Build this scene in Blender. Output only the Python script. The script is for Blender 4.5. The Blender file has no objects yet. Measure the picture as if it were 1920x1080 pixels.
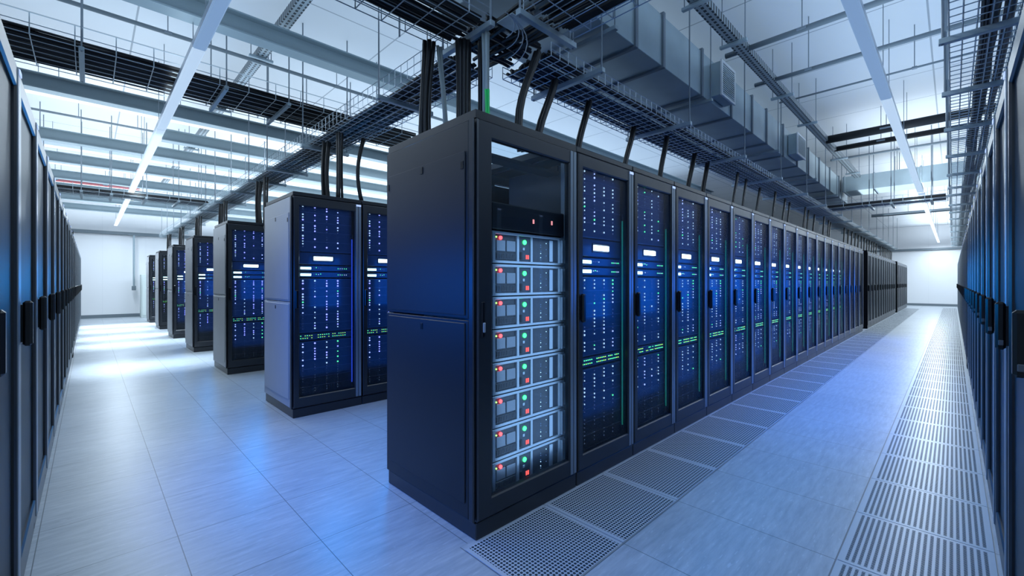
import bpy, math, random
from mathutils import Vector, Matrix
R = random.Random(7)
SC = bpy.context.scene
COL = SC.collection
PI = math.pi

# ------------------------------------------------------------------ measured place
H_EYE = 1.30
YF = 1.665            # front plane of the first row of racks
XE = 1.37             # plane of the row ends along the left aisle
XL = -0.195           # front plane of the left wall row
YR = -0.145           # front plane of the right wall row
RH = 2.17             # rack height
RW = 0.69             # mesh rack pitch
RD = 0.90             # rack depth
ROW_STEP = 2.72
ZT = 2.96             # cable tray level
ZC = 4.40             # ceiling
X_END, Y_END = 33.0, 21.6

# ------------------------------------------------------------------ helpers
ORD = ("first second third fourth fifth sixth seventh eighth ninth tenth eleventh twelfth thirteenth fourteenth fifteenth "
       "sixteenth seventeenth eighteenth nineteenth twentieth").split()
TENS = {2: 'twenty', 3: 'thirty', 4: 'forty', 5: 'fifty'}
def nth(i):
    n = i + 1
    if n <= 20: return ORD[n - 1]
    t, u = divmod(n, 10)
    return (TENS[t][:-1] + 'ieth') if u == 0 else TENS[t] + '-' + ORD[u - 1]

class MB:
    """collects shapes and links them as ONE mesh object"""
    def __init__(s): s.v = []; s.f = []; s.m = []
    def _add(s, vs, fs, mi=0):
        b = len(s.v); s.v += [tuple(v) for v in vs]
        for f in fs: s.f.append(tuple(b + i for i in f)); s.m.append(mi)
    def box(s, x0, x1, y0, y1, z0, z1, mi=0):
        vs = [(x, y, z) for z in (z0, z1) for y in (y0, y1) for x in (x0, x1)]
        s._add(vs, [(0,2,3,1), (4,5,7,6), (0,1,5,4), (2,6,7,3), (0,4,6,2), (1,3,7,5)], mi); return s
    def cbox(s, x0, x1, y0, y1, z0, z1, c=0.004, mi=0):
        """box with chamfered edges"""
        X, Y, Z = (x0, x1), (y0, y1), (z0, z1)
        idx = {}; vs = []
        for i in (0,1):
            for j in (0,1):
                for k in (0,1):
                    sx, sy, sz = (c if i == 0 else -c), (c if j == 0 else -c), (c if k == 0 else -c)
                    for a, p in (('x', (X[i], Y[j]+sy, Z[k]+sz)), ('y', (X[i]+sx, Y[j], Z[k]+sz)), ('z', (X[i]+sx, Y[j]+sy, Z[k]))):
                        idx[(a, i, j, k)] = len(vs); vs.append(p)
        cen = Vector(((x0+x1)/2, (y0+y1)/2, (z0+z1)/2)); fs = []
        def face(keys):
            ids = [idx[k] for k in keys]; P = [Vector(vs[i]) for i in ids]
            n = (P[1]-P[0]).cross(P[2]-P[0]); ctr = sum(P, Vector())/len(P)
            fs.append(tuple(ids) if n.dot(ctr-cen) > 0 else tuple(reversed(ids)))
        for i in (0,1):
            face([('x',i,0,0),('x',i,1,0),('x',i,1,1),('x',i,0,1)])
            face([('y',0,i,0),('y',1,i,0),('y',1,i,1),('y',0,i,1)])
            face([('z',0,0,i),('z',1,0,i),('z',1,1,i),('z',0,1,i)])
        for i in (0,1):
            for j in (0,1):
                face([('x',i,j,0),('x',i,j,1),('y',i,j,1),('y',i,j,0)])
                face([('x',i,0,j),('x',i,1,j),('z',i,1,j),('z',i,0,j)])
                face([('y',0,i,j),('y',1,i,j),('z',1,i,j),('z',0,i,j)])
                for k in (0,1): face([('x',i,j,k),('y',i,j,k),('z',i,j,k)])
        s._add(vs, fs, mi); return s
    def tube(s, pts, r, n=6, mi=0, cap=True):
        pts = [Vector(p) for p in pts]; rings = []; up = None
        for i, p in enumerate(pts):
            t = (pts[min(i+1, len(pts)-1)] - pts[max(i-1, 0)]).normalized()
            if up is None: up = Vector((0,0,1)) if abs(t.z) < .9 else Vector((1,0,0))
            a = t.cross(up).normalized(); b = a.cross(t).normalized(); up = b
            rr = r[i] if isinstance(r, (list, tuple)) else r
            rings.append([p + (a*math.cos(2*PI*k/n) + b*math.sin(2*PI*k/n))*rr for k in range(n)])
        vs = [v for q in rings for v in q]; fs = []
        for i in range(len(pts)-1):
            for k in range(n):
                fs.append((i*n+k, i*n+(k+1) % n, (i+1)*n+(k+1) % n, (i+1)*n+k))
        if cap:
            fs.append(tuple(reversed(range(n)))); fs.append(tuple((len(pts)-1)*n+k for k in range(n)))
        s._add(vs, fs, mi); return s
    def disc(s, x, y, z, r, d=.004, n=8, mi=0):
        """short prism whose face looks along -Y"""
        vs = [(x+r*math.cos(2*PI*k/n), yy, z+r*math.sin(2*PI*k/n)) for yy in (y-d, y) for k in range(n)]
        fs = [tuple(range(n)), tuple(reversed(range(n, 2*n)))] + [(k, k+n, (k+1) % n+n, (k+1) % n) for k in range(n)]
        s._add(vs, fs, mi); return s
    def frame(s, x0, x1, z0, z1, w, y0, y1, c=.003, wl=None, wr=None, wt=None, wb=None):
        """rectangular frame in the XZ plane, one continuous ring"""
        wl = w if wl is None else wl; wr = w if wr is None else wr; wt = w if wt is None else wt; wb = w if wb is None else wb
        O = [(x0,z0),(x1,z0),(x1,z1),(x0,z1)]; I = [(x0+wl,z0+wb),(x1-wr,z0+wb),(x1-wr,z1-wt),(x0+wl,z1-wt)]
        Oc = [(x0+c,z0+c),(x1-c,z0+c),(x1-c,z1-c),(x0+c,z1-c)]; Ic = [(x0+wl-c,z0+wb-c),(x1-wr+c,z0+wb-c),(x1-wr+c,z1-wt+c),(x0+wl-c,z1-wt+c)]
        vs = []
        for P, y in ((Oc,y0),(Ic,y0),(O,y0+c),(I,y0+c),(O,y1),(I,y1)): vs += [(p[0], y, p[1]) for p in P]
        fs = []
        for k in range(4):
            j = (k+1) % 4
            fs += [(k,j,4+j,4+k), (8+k,8+j,j,k), (4+k,4+j,12+j,12+k), (16+k,16+j,8+j,8+k), (12+k,12+j,20+j,20+k), (20+k,20+j,16+j,16+k)]
        s._add(vs, fs); return s
    def build(s, name, mat, parent=None, label=None):
        me = bpy.data.meshes.new(name)
        me.from_pydata(s.v, [], s.f)
        for m in (mat if isinstance(mat, (list, tuple)) else [mat]): me.materials.append(m)
        if any(s.m): me.polygons.foreach_set('material_index', s.m)
        me.update()
        o = bpy.data.objects.new(name, me); COL.objects.link(o)
        if parent: o.parent = parent
        if label: o['label'] = label
        return o

def smooth(o):
    o.data.polygons.foreach_set('use_smooth', [True]*len(o.data.polygons)); return o
def tag(o, label=None, cat=None, group=None, kind=None):
    if label: o['label'] = label
    if cat: o['category'] = cat
    if group: o['group'] = group
    if kind: o['kind'] = kind
    return o
def thing(name, loc=(0,0,0), rz=0, label=None, cat=None, group=None):
    o = bpy.data.objects.new(name, None); COL.objects.link(o)
    o.empty_display_size = .1; o.location = loc; o.rotation_euler = (0,0,rz)
    return tag(o, label, cat, group)
KIDS = {}
def kids(o):
    return [c for c in o.children]
def dup(o, loc=None, rz=None, label=None, group=None, parent=None):
    c = o.copy(); COL.objects.link(c); c.parent = parent
    if loc is not None: c.location = loc
    if rz is not None: c.rotation_euler = (0,0,rz)
    if label: c['label'] = label
    if group: c['group'] = group
    for k in list(o.children): dup(k, parent=c)
    return c

# ------------------------------------------------------------------ materials
def newmat(name):
    m = bpy.data.materials.new(name); m.use_nodes = True
    nt = m.node_tree; return m, nt, nt.nodes, nt.links, nt.nodes['Principled BSDF']
def mat(name, col, rough=.5, metal=0., spec=.5, noise=0., nscale=8., bump=0.):
    m, nt, N, L, b = newmat(name)
    b.inputs['Base Color'].default_value = (*col, 1); b.inputs['Roughness'].default_value = rough
    b.inputs['Metallic'].default_value = metal; b.inputs['Specular IOR Level'].default_value = spec
    if noise or bump:
        tc = N.new('ShaderNodeTexCoord'); nz = N.new('ShaderNodeTexNoise'); nz.inputs['Scale'].default_value = nscale; nz.inputs['Detail'].default_value = 5
        L.new(tc.outputs['Object'], nz.inputs['Vector'])
        if noise:
            mx = N.new('ShaderNodeMix'); mx.data_type = 'RGBA'
            mx.inputs['A'].default_value = (*[c*(1-noise) for c in col], 1); mx.inputs['B'].default_value = (*[min(1, c*(1+noise)) for c in col], 1)
            L.new(nz.outputs['Fac'], mx.inputs['Factor']); L.new(mx.outputs['Result'], b.inputs['Base Color'])
        if bump:
            bp = N.new('ShaderNodeBump'); bp.inputs['Strength'].default_value = bump; bp.inputs['Distance'].default_value = .002
            L.new(nz.outputs['Fac'], bp.inputs['Height']); L.new(bp.outputs['Normal'], b.inputs['Normal'])
    return m
def emis(name, col, st):
    m, nt, N, L, b = newmat(name)
    b.inputs['Base Color'].default_value = (*[c*.3 for c in col], 1)
    b.inputs['Emission Color'].default_value = (*col, 1); b.inputs['Emission Strength'].default_value = st
    return m
def math_node(N, L, op, a, b=None, c=None):
    n = N.new('ShaderNodeMath'); n.operation = op
    for i, x in enumerate((a, b, c)):
        if x is None: continue
        if isinstance(x, (int, float)): n.inputs[i].default_value = x
        else: L.new(x, n.inputs[i])
    return n.outputs[0]

M = {}
M['black'] = mat('black satin powder coat', (.011, .014, .019), .36, spec=.55, noise=.25, nscale=3)
M['side'] = mat('charcoal powder coat', (.012, .016, .021), .42, spec=.42, noise=.15, nscale=2, bump=.05)
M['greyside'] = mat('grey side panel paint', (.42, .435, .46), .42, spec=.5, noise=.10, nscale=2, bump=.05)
M['trim'] = mat('edge trim metal', (.27, .315, .36), .30, metal=.5)
M['frame'] = mat('door frame black', (.016, .02, .026), .33, spec=.6)
M['dark'] = mat('black plastic', (.006, .007, .009), .5)
M['lock'] = mat('lock metal', (.10, .11, .12), .5)
M['matte'] = mat('matt black panel', (.004, .005, .007), .85, spec=.08)
M['handle'] = mat('handle black', (.004, .005, .006), .3)
M['steel'] = mat('galvanised steel', (.42, .50, .54), .42, metal=.3, noise=.22, nscale=14)
M['duct'] = mat('duct sheet metal', (.40, .49, .53), .40, metal=.25, noise=.20, nscale=3)
M['wire'] = mat('zinc wire', (.50, .57, .62), .38, metal=.35)
M['rod'] = mat('threaded rod', (.20, .24, .28), .45, metal=.3)
M['strut'] = mat('strut channel', (.34, .42, .47), .45, metal=.3, noise=.1, nscale=30)
M['beam'] = mat('grey beam paint', (.20, .265, .30), .5, noise=.08, nscale=4)
M['pipe'] = mat('grey pipe', (.17, .21, .24), .5)
M['insul'] = mat('black pipe insulation', (.008, .009, .011), .7)
M['red'] = mat('red pipe paint', (.45, .03, .035), .45)
M['white'] = mat('white paint', (.80, .82, .84), .55)
M['cable'] = mat('black cable jacket', (.010, .011, .013), .45)
M['greycable'] = mat('grey corrugated hose', (.38, .45, .46), .5)
M['greencable'] = mat('green cable', (.03, .75, .16), .4)
M['silver'] = mat('silver server metal', (.42, .47, .52), .35, metal=.5, noise=.1, nscale=20)
M['servdark'] = mat('server recess', (.045, .05, .06), .4, noise=.4, nscale=60)
M['drive'] = mat('drive tray grey', (.22, .24, .27), .4, metal=.4)
M['blade'] = mat('navy blade face', (.035, .045, .06), .35, noise=.3, nscale=40)
M['bladeline'] = mat('blade seam', (.10, .12, .15), .4)
M['lampbody'] = mat('lamp housing white', (.62, .70, .82), .3, spec=.6)
M['pale'] = mat('pale cabinet', (.62, .70, .68), .5)
M['yellow'] = mat('amber', (.6, .4, .1), .5)
M['led_w'] = emis('led white', (.48, .74, 1), 2.0)
M['led_b'] = emis('led blue', (.20, .24, 1), 5)
M['led_p'] = emis('led pale blue', (.30, .42, 1), 3.5)
M['led_g'] = emis('led green', (.10, 1, .40), 3)
M['led_d'] = emis('led dim', (.20, .34, .60), .45)
M['led_r'] = emis('led red', (1, .05, .05), 5)
M['digit'] = emis('red digits', (1, .10, .08), 1.6)
M['led_y'] = emis('led lime', (.45, 1, .16), 2.2)
M['led_G'] = emis('led bright green', (.04, 1, .14), 4.5)
M['screen'] = emis('display white', (.55, .82, 1), 14)
M['bar'] = emis('port display cyan', (.45, .90, 1), 8)
M['tube'] = emis('imitated door reflection', (.03, .10, 1), 1.0)  # emission stands in for reflections along the door edge
M['tubeg'] = emis('imitated door reflection green', (.02, .42, .30), .42)
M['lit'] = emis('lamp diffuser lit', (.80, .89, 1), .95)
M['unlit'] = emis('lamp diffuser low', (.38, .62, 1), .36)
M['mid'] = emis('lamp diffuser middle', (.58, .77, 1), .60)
M['tagc'] = emis('tag', (.45, .60, 1), .8)

def mesh_material():
    m, nt, N, L, b = newmat('perforated steel')
    b.inputs['Base Color'].default_value = (.014, .021, .032, 1); b.inputs['Roughness'].default_value = .40; b.inputs['Specular IOR Level'].default_value = .4
    tc = N.new('ShaderNodeTexCoord'); sp = N.new('ShaderNodeSeparateXYZ'); L.new(tc.outputs['Object'], sp.inputs[0])
    k = 2*PI/.007
    sx = math_node(N, L, 'SINE', math_node(N, L, 'MULTIPLY', sp.outputs['X'], k))
    sz = math_node(N, L, 'SINE', math_node(N, L, 'MULTIPLY', sp.outputs['Z'], k))
    pr = math_node(N, L, 'MULTIPLY', sx, sz)
    lw = N.new('ShaderNodeLayerWeight'); lw.inputs['Blend'].default_value = .5
    mr = N.new('ShaderNodeMapRange'); mr.inputs[1].default_value = .84; mr.inputs[2].default_value = .965; mr.inputs[3].default_value = 1; mr.inputs[4].default_value = .06
    L.new(lw.outputs['Facing'], mr.inputs[0])
    fac = math_node(N, L, 'MULTIPLY', math_node(N, L, 'MULTIPLY_ADD', pr, .22, .62), mr.outputs[0])
    tr = N.new('ShaderNodeBsdfTransparent'); mx = N.new('ShaderNodeMixShader')
    L.new(fac, mx.inputs[0]); L.new(b.outputs[0], mx.inputs[1]); L.new(tr.outputs[0], mx.inputs[2])
    L.new(mx.outputs[0], N['Material Output'].inputs[0]); return m
def glass_material():
    m, nt, N, L, b = newmat('door glass')
    g = N.new('ShaderNodeBsdfGlossy'); g.inputs['Roughness'].default_value = .02
    tr = N.new('ShaderNodeBsdfTransparent'); tr.inputs['Color'].default_value = (.80, .88, .94, 1)
    lw = N.new('ShaderNodeLayerWeight'); lw.inputs['Blend'].default_value = .5
    fr = N.new('ShaderNodeMath'); fr.operation = 'MULTIPLY_ADD'; fr.inputs[1].default_value = .9; fr.inputs[2].default_value = .035
    pw = N.new('ShaderNodeMath'); pw.operation = 'POWER'; pw.inputs[1].default_value = 5; L.new(lw.outputs['Facing'], pw.inputs[0]); L.new(pw.outputs[0], fr.inputs[0])
    mx = N.new('ShaderNodeMixShader')
    L.new(fr.outputs[0], mx.inputs[0]); L.new(tr.outputs[0], mx.inputs[1]); L.new(g.outputs[0], mx.inputs[2])
    L.new(mx.outputs[0], N['Material Output'].inputs[0]); return m
M['mesh'] = mesh_material(); M['glass'] = glass_material()

def line_mask(N, L, coord, x0, period, w):
    """1 on seam lines at x0 + k*period, else 0"""
    t = math_node(N, L, 'DIVIDE', math_node(N, L, 'SUBTRACT', coord, x0), period)
    d = math_node(N, L, 'ABSOLUTE', math_node(N, L, 'SUBTRACT', t, math_node(N, L, 'ROUND', t)))
    return math_node(N, L, 'LESS_THAN', d, w/period/2)
def floor_material():
    m, nt, N, L, b = newmat('raised floor tiles')
    g = N.new('ShaderNodeNewGeometry'); sp = N.new('ShaderNodeSeparateXYZ'); L.new(g.outputs['Position'], sp.inputs[0])
    X, Y = sp.outputs['X'], sp.outputs['Y']
    left = math_node(N, L, 'GREATER_THAN', Y, 1.69)
    lx = line_mask(N, L, X, 1.345, .51, .004); ly = line_mask(N, L, Y, 1.685, .545, .0035)
    rx = line_mask(N, L, X, 1.90, .60, .004)
    ry = math_node(N, L, 'MAXIMUM', line_mask(N, L, Y, 1.145, 50, .006), line_mask(N, L, Y, .385, 50, .006))
    lm = math_node(N, L, 'MAXIMUM', lx, ly); rm = math_node(N, L, 'MAXIMUM', rx, ry)
    lines = math_node(N, L, 'ADD', math_node(N, L, 'MULTIPLY', lm, left), math_node(N, L, 'MULTIPLY', rm, math_node(N, L, 'SUBTRACT', 1, left)))
    # streaky marbling, long axis across the tile, plus short pale flecks
    mp = N.new('ShaderNodeMapping'); mp.inputs['Scale'].default_value = (2.2, 16, 1); mp.inputs['Rotation'].default_value = (0, 0, .32); L.new(g.outputs['Position'], mp.inputs[0])
    n1 = N.new('ShaderNodeTexNoise'); n1.inputs['Scale'].default_value = 2.2; n1.inputs['Detail'].default_value = 7; n1.inputs['Roughness'].default_value = .62; L.new(mp.outputs[0], n1.inputs['Vector'])
    n2 = N.new('ShaderNodeTexNoise'); n2.inputs['Scale'].default_value = 1.3; n2.inputs['Detail'].default_value = 3; L.new(g.outputs['Position'], n2.inputs['Vector'])
    mp3 = N.new('ShaderNodeMapping'); mp3.inputs['Scale'].default_value = (5, 22, 1); mp3.inputs['Rotation'].default_value = (0, 0, -.5); L.new(g.outputs['Position'], mp3.inputs[0])
    n3 = N.new('ShaderNodeTexNoise'); n3.inputs['Scale'].default_value = 3; n3.inputs['Detail'].default_value = 4; L.new(mp3.outputs[0], n3.inputs['Vector'])
    fl = N.new('ShaderNodeMapRange'); fl.inputs[1].default_value = .62; fl.inputs[2].default_value = .72; L.new(n3.outputs['Fac'], fl.inputs[0])
    cr = N.new('ShaderNodeValToRGB'); cr.color_ramp.elements[0].position = .30; cr.color_ramp.elements[1].position = .70
    cr.color_ramp.elements[0].color = (.30, .35, .40, 1); cr.color_ramp.elements[1].color = (.56, .60, .64, 1)
    L.new(math_node(N, L, 'ADD', math_node(N, L, 'MULTIPLY', n1.outputs['Fac'], .7), math_node(N, L, 'MULTIPLY', n2.outputs['Fac'], .3)), cr.inputs[0])
    m1 = N.new('ShaderNodeMix'); m1.data_type = 'RGBA'; m1.inputs['B'].default_value = (.66, .70, .74, 1)
    L.new(math_node(N, L, 'MULTIPLY', fl.outputs[0], .55), m1.inputs['Factor']); L.new(cr.outputs[0], m1.inputs['A'])
    m2 = N.new('ShaderNodeMix'); m2.data_type = 'RGBA'; m2.inputs['B'].default_value = (.10, .12, .14, 1)
    L.new(math_node(N, L, 'MULTIPLY', lines, .9), m2.inputs['Factor']); L.new(m1.outputs['Result'], m2.inputs['A'])
    L.new(m2.outputs['Result'], b.inputs['Base Color'])
    ro = N.new('ShaderNodeMapRange'); ro.inputs[3].default_value = .26; ro.inputs[4].default_value = .42; L.new(n1.outputs['Fac'], ro.inputs[0]); L.new(ro.outputs[0], b.inputs['Roughness'])
    b.inputs['Specular IOR Level'].default_value = .55
    return m
def grille_material(name, px, py, rx, ry, border=.024, lx=.6, ly=.6):
    """tile with rows of rounded holes, in the tile's own coordinates"""
    m, nt, N, L, b = newmat(name)
    tc = N.new('ShaderNodeTexCoord'); sp = N.new('ShaderNodeSeparateXYZ'); L.new(tc.outputs['Object'], sp.inputs[0])
    X, Y = sp.outputs['X'], sp.outputs['Y']
    def cell(c, p):
        t = math_node(N, L, 'DIVIDE', c, p)
        return math_node(N, L, 'MULTIPLY', math_node(N, L, 'SUBTRACT', t, math_node(N, L, 'ROUND', t)), p)
    dx = math_node(N, L, 'DIVIDE', cell(X, px), rx); dy = math_node(N, L, 'DIVIDE', cell(Y, py), ry)
    p4 = lambda v: math_node(N, L, 'POWER', math_node(N, L, 'ABSOLUTE', v), 3)
    hole = math_node(N, L, 'LESS_THAN', math_node(N, L, 'ADD', p4(dx), p4(dy)), 1)
    inx = math_node(N, L, 'LESS_THAN', math_node(N, L, 'ABSOLUTE', X), lx/2-border); iny = math_node(N, L, 'LESS_THAN', math_node(N, L, 'ABSOLUTE', Y), ly/2-border)
    hole = math_node(N, L, 'MULTIPLY', hole, math_node(N, L, 'MULTIPLY', inx, iny))
    mx = N.new('ShaderNodeMix'); mx.data_type = 'RGBA'; mx.inputs['A'].default_value = (.50, .55, .60, 1); mx.inputs['B'].default_value = (.035, .05, .065, 1)
    L.new(hole, mx.inputs['Factor']); L.new(mx.outputs['Result'], b.inputs['Base Color'])
    b.inputs['Roughness'].default_value = .3
    sp2 = math_node(N, L, 'MULTIPLY_ADD', hole, -.5, .5); L.new(sp2, b.inputs['Specular IOR Level'])
    return m
def ceiling_material():
    m, nt, N, L, b = newmat('white ceiling panels')
    g = N.new('ShaderNodeNewGeometry'); sp = N.new('ShaderNodeSeparateXYZ'); L.new(g.outputs['Position'], sp.inputs[0])
    a = line_mask(N, L, sp.outputs['X'], .4, 1.2, .018); c = line_mask(N, L, sp.outputs['Y'], .2, 2.4, .018)
    n = N.new('ShaderNodeTexNoise'); n.inputs['Scale'].default_value = .7; L.new(g.outputs['Position'], n.inputs['Vector'])
    cr = N.new('ShaderNodeValToRGB'); cr.color_ramp.elements[0].color = (.70, .72, .75, 1); cr.color_ramp.elements[1].color = (.78, .80, .83, 1); L.new(n.outputs['Fac'], cr.inputs[0])
    mx = N.new('ShaderNodeMix'); mx.data_type = 'RGBA'; mx.inputs['B'].default_value = (.36, .39, .43, 1)
    L.new(math_node(N, L, 'MAXIMUM', a, c), mx.inputs['Factor']); L.new(cr.outputs[0], mx.inputs['A'])
    L.new(mx.outputs['Result'], b.inputs['Base Color']); b.inputs['Roughness'].default_value = .5
    return m
def wall_material():
    m, nt, N, L, b = newmat('white wall panels')
    g = N.new('ShaderNodeNewGeometry'); sp = N.new('ShaderNodeSeparateXYZ'); L.new(g.outputs['Position'], sp.inputs[0])
    s = math_node(N, L, 'ADD', sp.outputs['X'], sp.outputs['Y'])
    a = line_mask(N, L, s, .35, 1.2, .006)
    mx = N.new('ShaderNodeMix'); mx.data_type = 'RGBA'; mx.inputs['A'].default_value = (.86, .87, .89, 1); mx.inputs['B'].default_value = (.74, .76, .79, 1)
    L.new(a, mx.inputs['Factor']); L.new(mx.outputs['Result'], b.inputs['Base Color']); b.inputs['Roughness'].default_value = .45
    return m
M['floor'] = floor_material(); M['ceil'] = ceiling_material(); M['wall'] = wall_material()
M['grille_round'] = grille_material('round hole floor grille', .0185, .0185, .0066, .0066)
M['grille_slot'] = grille_material('slotted floor grille', .0125, .0228, .0044, .0066, lx=.6, ly=.52)
def chan_material():
    m, nt, N, L, b = newmat('perforated strut')
    tc = N.new('ShaderNodeTexCoord'); sp = N.new('ShaderNodeSeparateXYZ'); L.new(tc.outputs['Object'], sp.inputs[0])
    def cell(c, p):
        t = math_node(N, L, 'DIVIDE', c, p); return math_node(N, L, 'ABSOLUTE', math_node(N, L, 'SUBTRACT', t, math_node(N, L, 'ROUND', t)))
    h = math_node(N, L, 'MULTIPLY', math_node(N, L, 'LESS_THAN', cell(sp.outputs['X'], .06), .30), math_node(N, L, 'LESS_THAN', cell(sp.outputs['Y'], .05), .25))
    mx = N.new('ShaderNodeMix'); mx.data_type = 'RGBA'; mx.inputs['A'].default_value = (.33, .39, .43, 1); mx.inputs['B'].default_value = (.03, .04, .05, 1)
    L.new(h, mx.inputs['Factor']); L.new(mx.outputs['Result'], b.inputs['Base Color']); b.inputs['Metallic'].default_value = .5; b.inputs['Roughness'].default_value = .45
    return m
M['chan'] = chan_material()

# ------------------------------------------------------------------ the setting
def struct(name, mb, m, label):
    return tag(mb.build(name, m), label, kind='structure')
X0, Y0 = -1.25, -1.20
struct('floor', MB().box(X0, X_END, Y0, Y_END, -.1, 0), M['floor'], 'pale blue grey raised floor of streaky tiles')
struct('ceiling', MB().box(X0, X_END, Y0, Y_END, ZC, ZC+.1), M['ceil'], 'white panelled ceiling above the beams and trays')
struct('wall_left', MB().box(X0-.1, X0, Y0-.1, Y_END+.1, -.1, ZC+.1), M['wall'], 'white wall behind the left rack row')
struct('wall_right', MB().box(X0, X_END, Y0-.1, Y0, -.1, ZC+.1), M['wall'], 'white wall behind the right rack row')
struct('wall_back', MB().box(X0, X_END, Y_END, Y_END+.1, -.1, ZC+.1), M['wall'], 'bright white wall at the end of the left aisle')
struct('wall_far', MB().box(X_END, X_END+.1, Y0-.1, Y_END+.1, -.1, ZC+.1), M['wall'], 'bright white wall at the end of the right aisle')
struct('baseboard_back', MB().box(X0, X_END, Y_END-.02, Y_END, 0, .12), M['pipe'], 'grey baseboard along the left aisle end wall')
struct('baseboard_far', MB().box(X_END-.02, X_END, Y0, Y_END-.03, 0, .12), M['pipe'], 'grey baseboard along the right aisle end wall')
struct('trim_1', MB().box(X0, X_END, Y_END-.14, Y_END-.03, 3.05, 3.16), M['pipe'], 'brownish rail across the top of the left aisle end wall')
struct('trim_2', MB().box(X_END-.14, X_END-.03, Y0, Y_END-.2, 3.05, 3.16), M['pipe'], 'grey rail across the top of the right aisle end wall')

# roof beams over the left side, each an I profile running across the aisle
def ibeam(y, zb, h, w, x0, x1, label, pale=False):
    b = MB(); t = .014
    pts = [(-w/2,0),(w/2,0),(w/2,t),(t/2,t),(t/2,h-t),(w/2,h-t),(w/2,h),(-w/2,h),(-w/2,h-t),(-t/2,h-t),(-t/2,t),(-w/2,t)]
    n = len(pts); vs = [(x, y+p[0], zb+p[1]) for x in (x0, x1) for p in pts]
    b._add(vs, [tuple(reversed(range(n))), tuple(range(n, 2*n))] + [(k, (k+1) % n, n+(k+1) % n, n+k) for k in range(n)])
    return struct('ceiling_beam', b, M['white'] if pale else M['beam'], label)
BY = [(4.95, 0), (8.12, 0), (9.55, 0), (10.9, 0), (12.75, 0), (14.75, 0), (16.6, 0), (18.3, 0), (20.6, 0)]
bl = ['grey roof beam nearest the glass-door rack, crossing above the first cable tray', 'grey roof beam just past the first tray over the left aisle', 'grey roof beam over the left aisle, third from the near end',
      'grey roof beam over the left aisle, fourth from the near end', 'grey roof beam over the left aisle, fifth from the near end', 'grey roof beam over the left aisle above the red pipe',
      'grey roof beam over the left aisle just past the red pipe', 'grey roof beam over the left aisle, second from the end wall', 'grey roof beam over the left aisle closest to the end wall']
for (y, p), l in zip(BY, bl):
    ibeam(y, 3.74, .20, .17, .9 if y == 9.55 else X0, 13.0, l)

# ------------------------------------------------------------------ racks
def rack_shell(W, name, glass=False):
    """a cabinet, front on local y=0 looking to -y, x from 0 to W"""
    r = thing(name)
    g = .003; x0, x1 = g, W-g
    f = MB()
    pw = .05
    for (a, b_) in ((x0, x0+pw), (x1-pw, x1)):
        f.cbox(a, b_, .045, .10, .10, RH-.04, .004); f.cbox(a, b_, RD-.06, RD-.005, .10, RH-.04, .004)
    f.box(x0, x1, .045, RD-.005, .085, .115); f.box(x0+pw, x1-pw, .048, .09, RH-.068, RH-.04); f.box(x0+pw, x1-pw, RD-.05, RD-.01, RH-.10, RH-.04)
    f.build('cabinet_frame', M['black'], r)
    if glass:
        tp = MB(); tp.box(x0, x1, .012, .17, RH-.042, RH); tp.box(x0, x1, RD-.09, RD-.005, RH-.042, RH); tp.box(x0, x0+.09, .17, RD-.09, RH-.042, RH); tp.box(x1-.09, x1, .17, RD-.09, RH-.042, RH)
        tp.build('top_panel', M['black'], r)
    else: MB().cbox(x0, x1, .012, RD-.005, RH-.042, RH, .006).build('top_panel', M['black'], r)
    MB().cbox(x0, x1, .010, RD-.005, .0, .086, .004).build('plinth', M['frame'], r)
    if not glass:
        MB().box(x0+pw+.001, x1-pw-.001, RD-.035, RD-.02, .12, RH-.11).build('back_panel', M['dark'], r)
    d0, d1 = x0+.004, x1-.004
    wl, wr = (.052, .075) if not glass else (.098, .075)
    door = MB().frame(d0, d1, .092, RH-.046, .05, 0, .035, .007, wl=wl, wr=wr, wt=.085, wb=.10).build('door', M['frame'], r)
    tm = MB()
    for q in (.053, .021): tm.cbox(d1-q-.0125, d1-q+.0125, -.004, .004, .10, RH-.052, .0015)
    tm.build('edge_trim', M['trim'], door, 'pale metal edge strips')
    if glass:
        MB().box(d0+wl-.002, d1-wr+.002, .014, .019, .19, RH-.129).build('glass_pane', M['glass'], door)
        h = MB(); h.cbox(.030, .052, -.006, .002, 1.02, 1.20, .003); h.build('recessed_handle', M['handle'], door)
        MB().cbox(.034, .050, -.014, -.005, 1.045, 1.095, .003).build('lock', M['silver'], door, 'silver door lock')
    else:
        MB().box(d0+wl-.002, d1-wr+.002, .014, .019, .19, RH-.129).build('mesh_panel', M['mesh'], door)
        h = MB(); h.cbox(.012, .046, -.034, -.006, 1.045, 1.225, .008); h.cbox(.018, .040, -.008, .002, 1.06, 1.21, .002)
        hd = h.build('handle', M['handle'], door)
        MB().cbox(.042, .050, -.026, -.012, 1.062, 1.082, .002).build('lock', M['lock'], hd, 'small metal key lock')
        MB().cbox(d1-.062, d1-.012, -.008, -.0045, RH-.075, RH-.058, .001).build('tag', M['tagc'], door, 'small pale blue tag')
    return r

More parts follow.
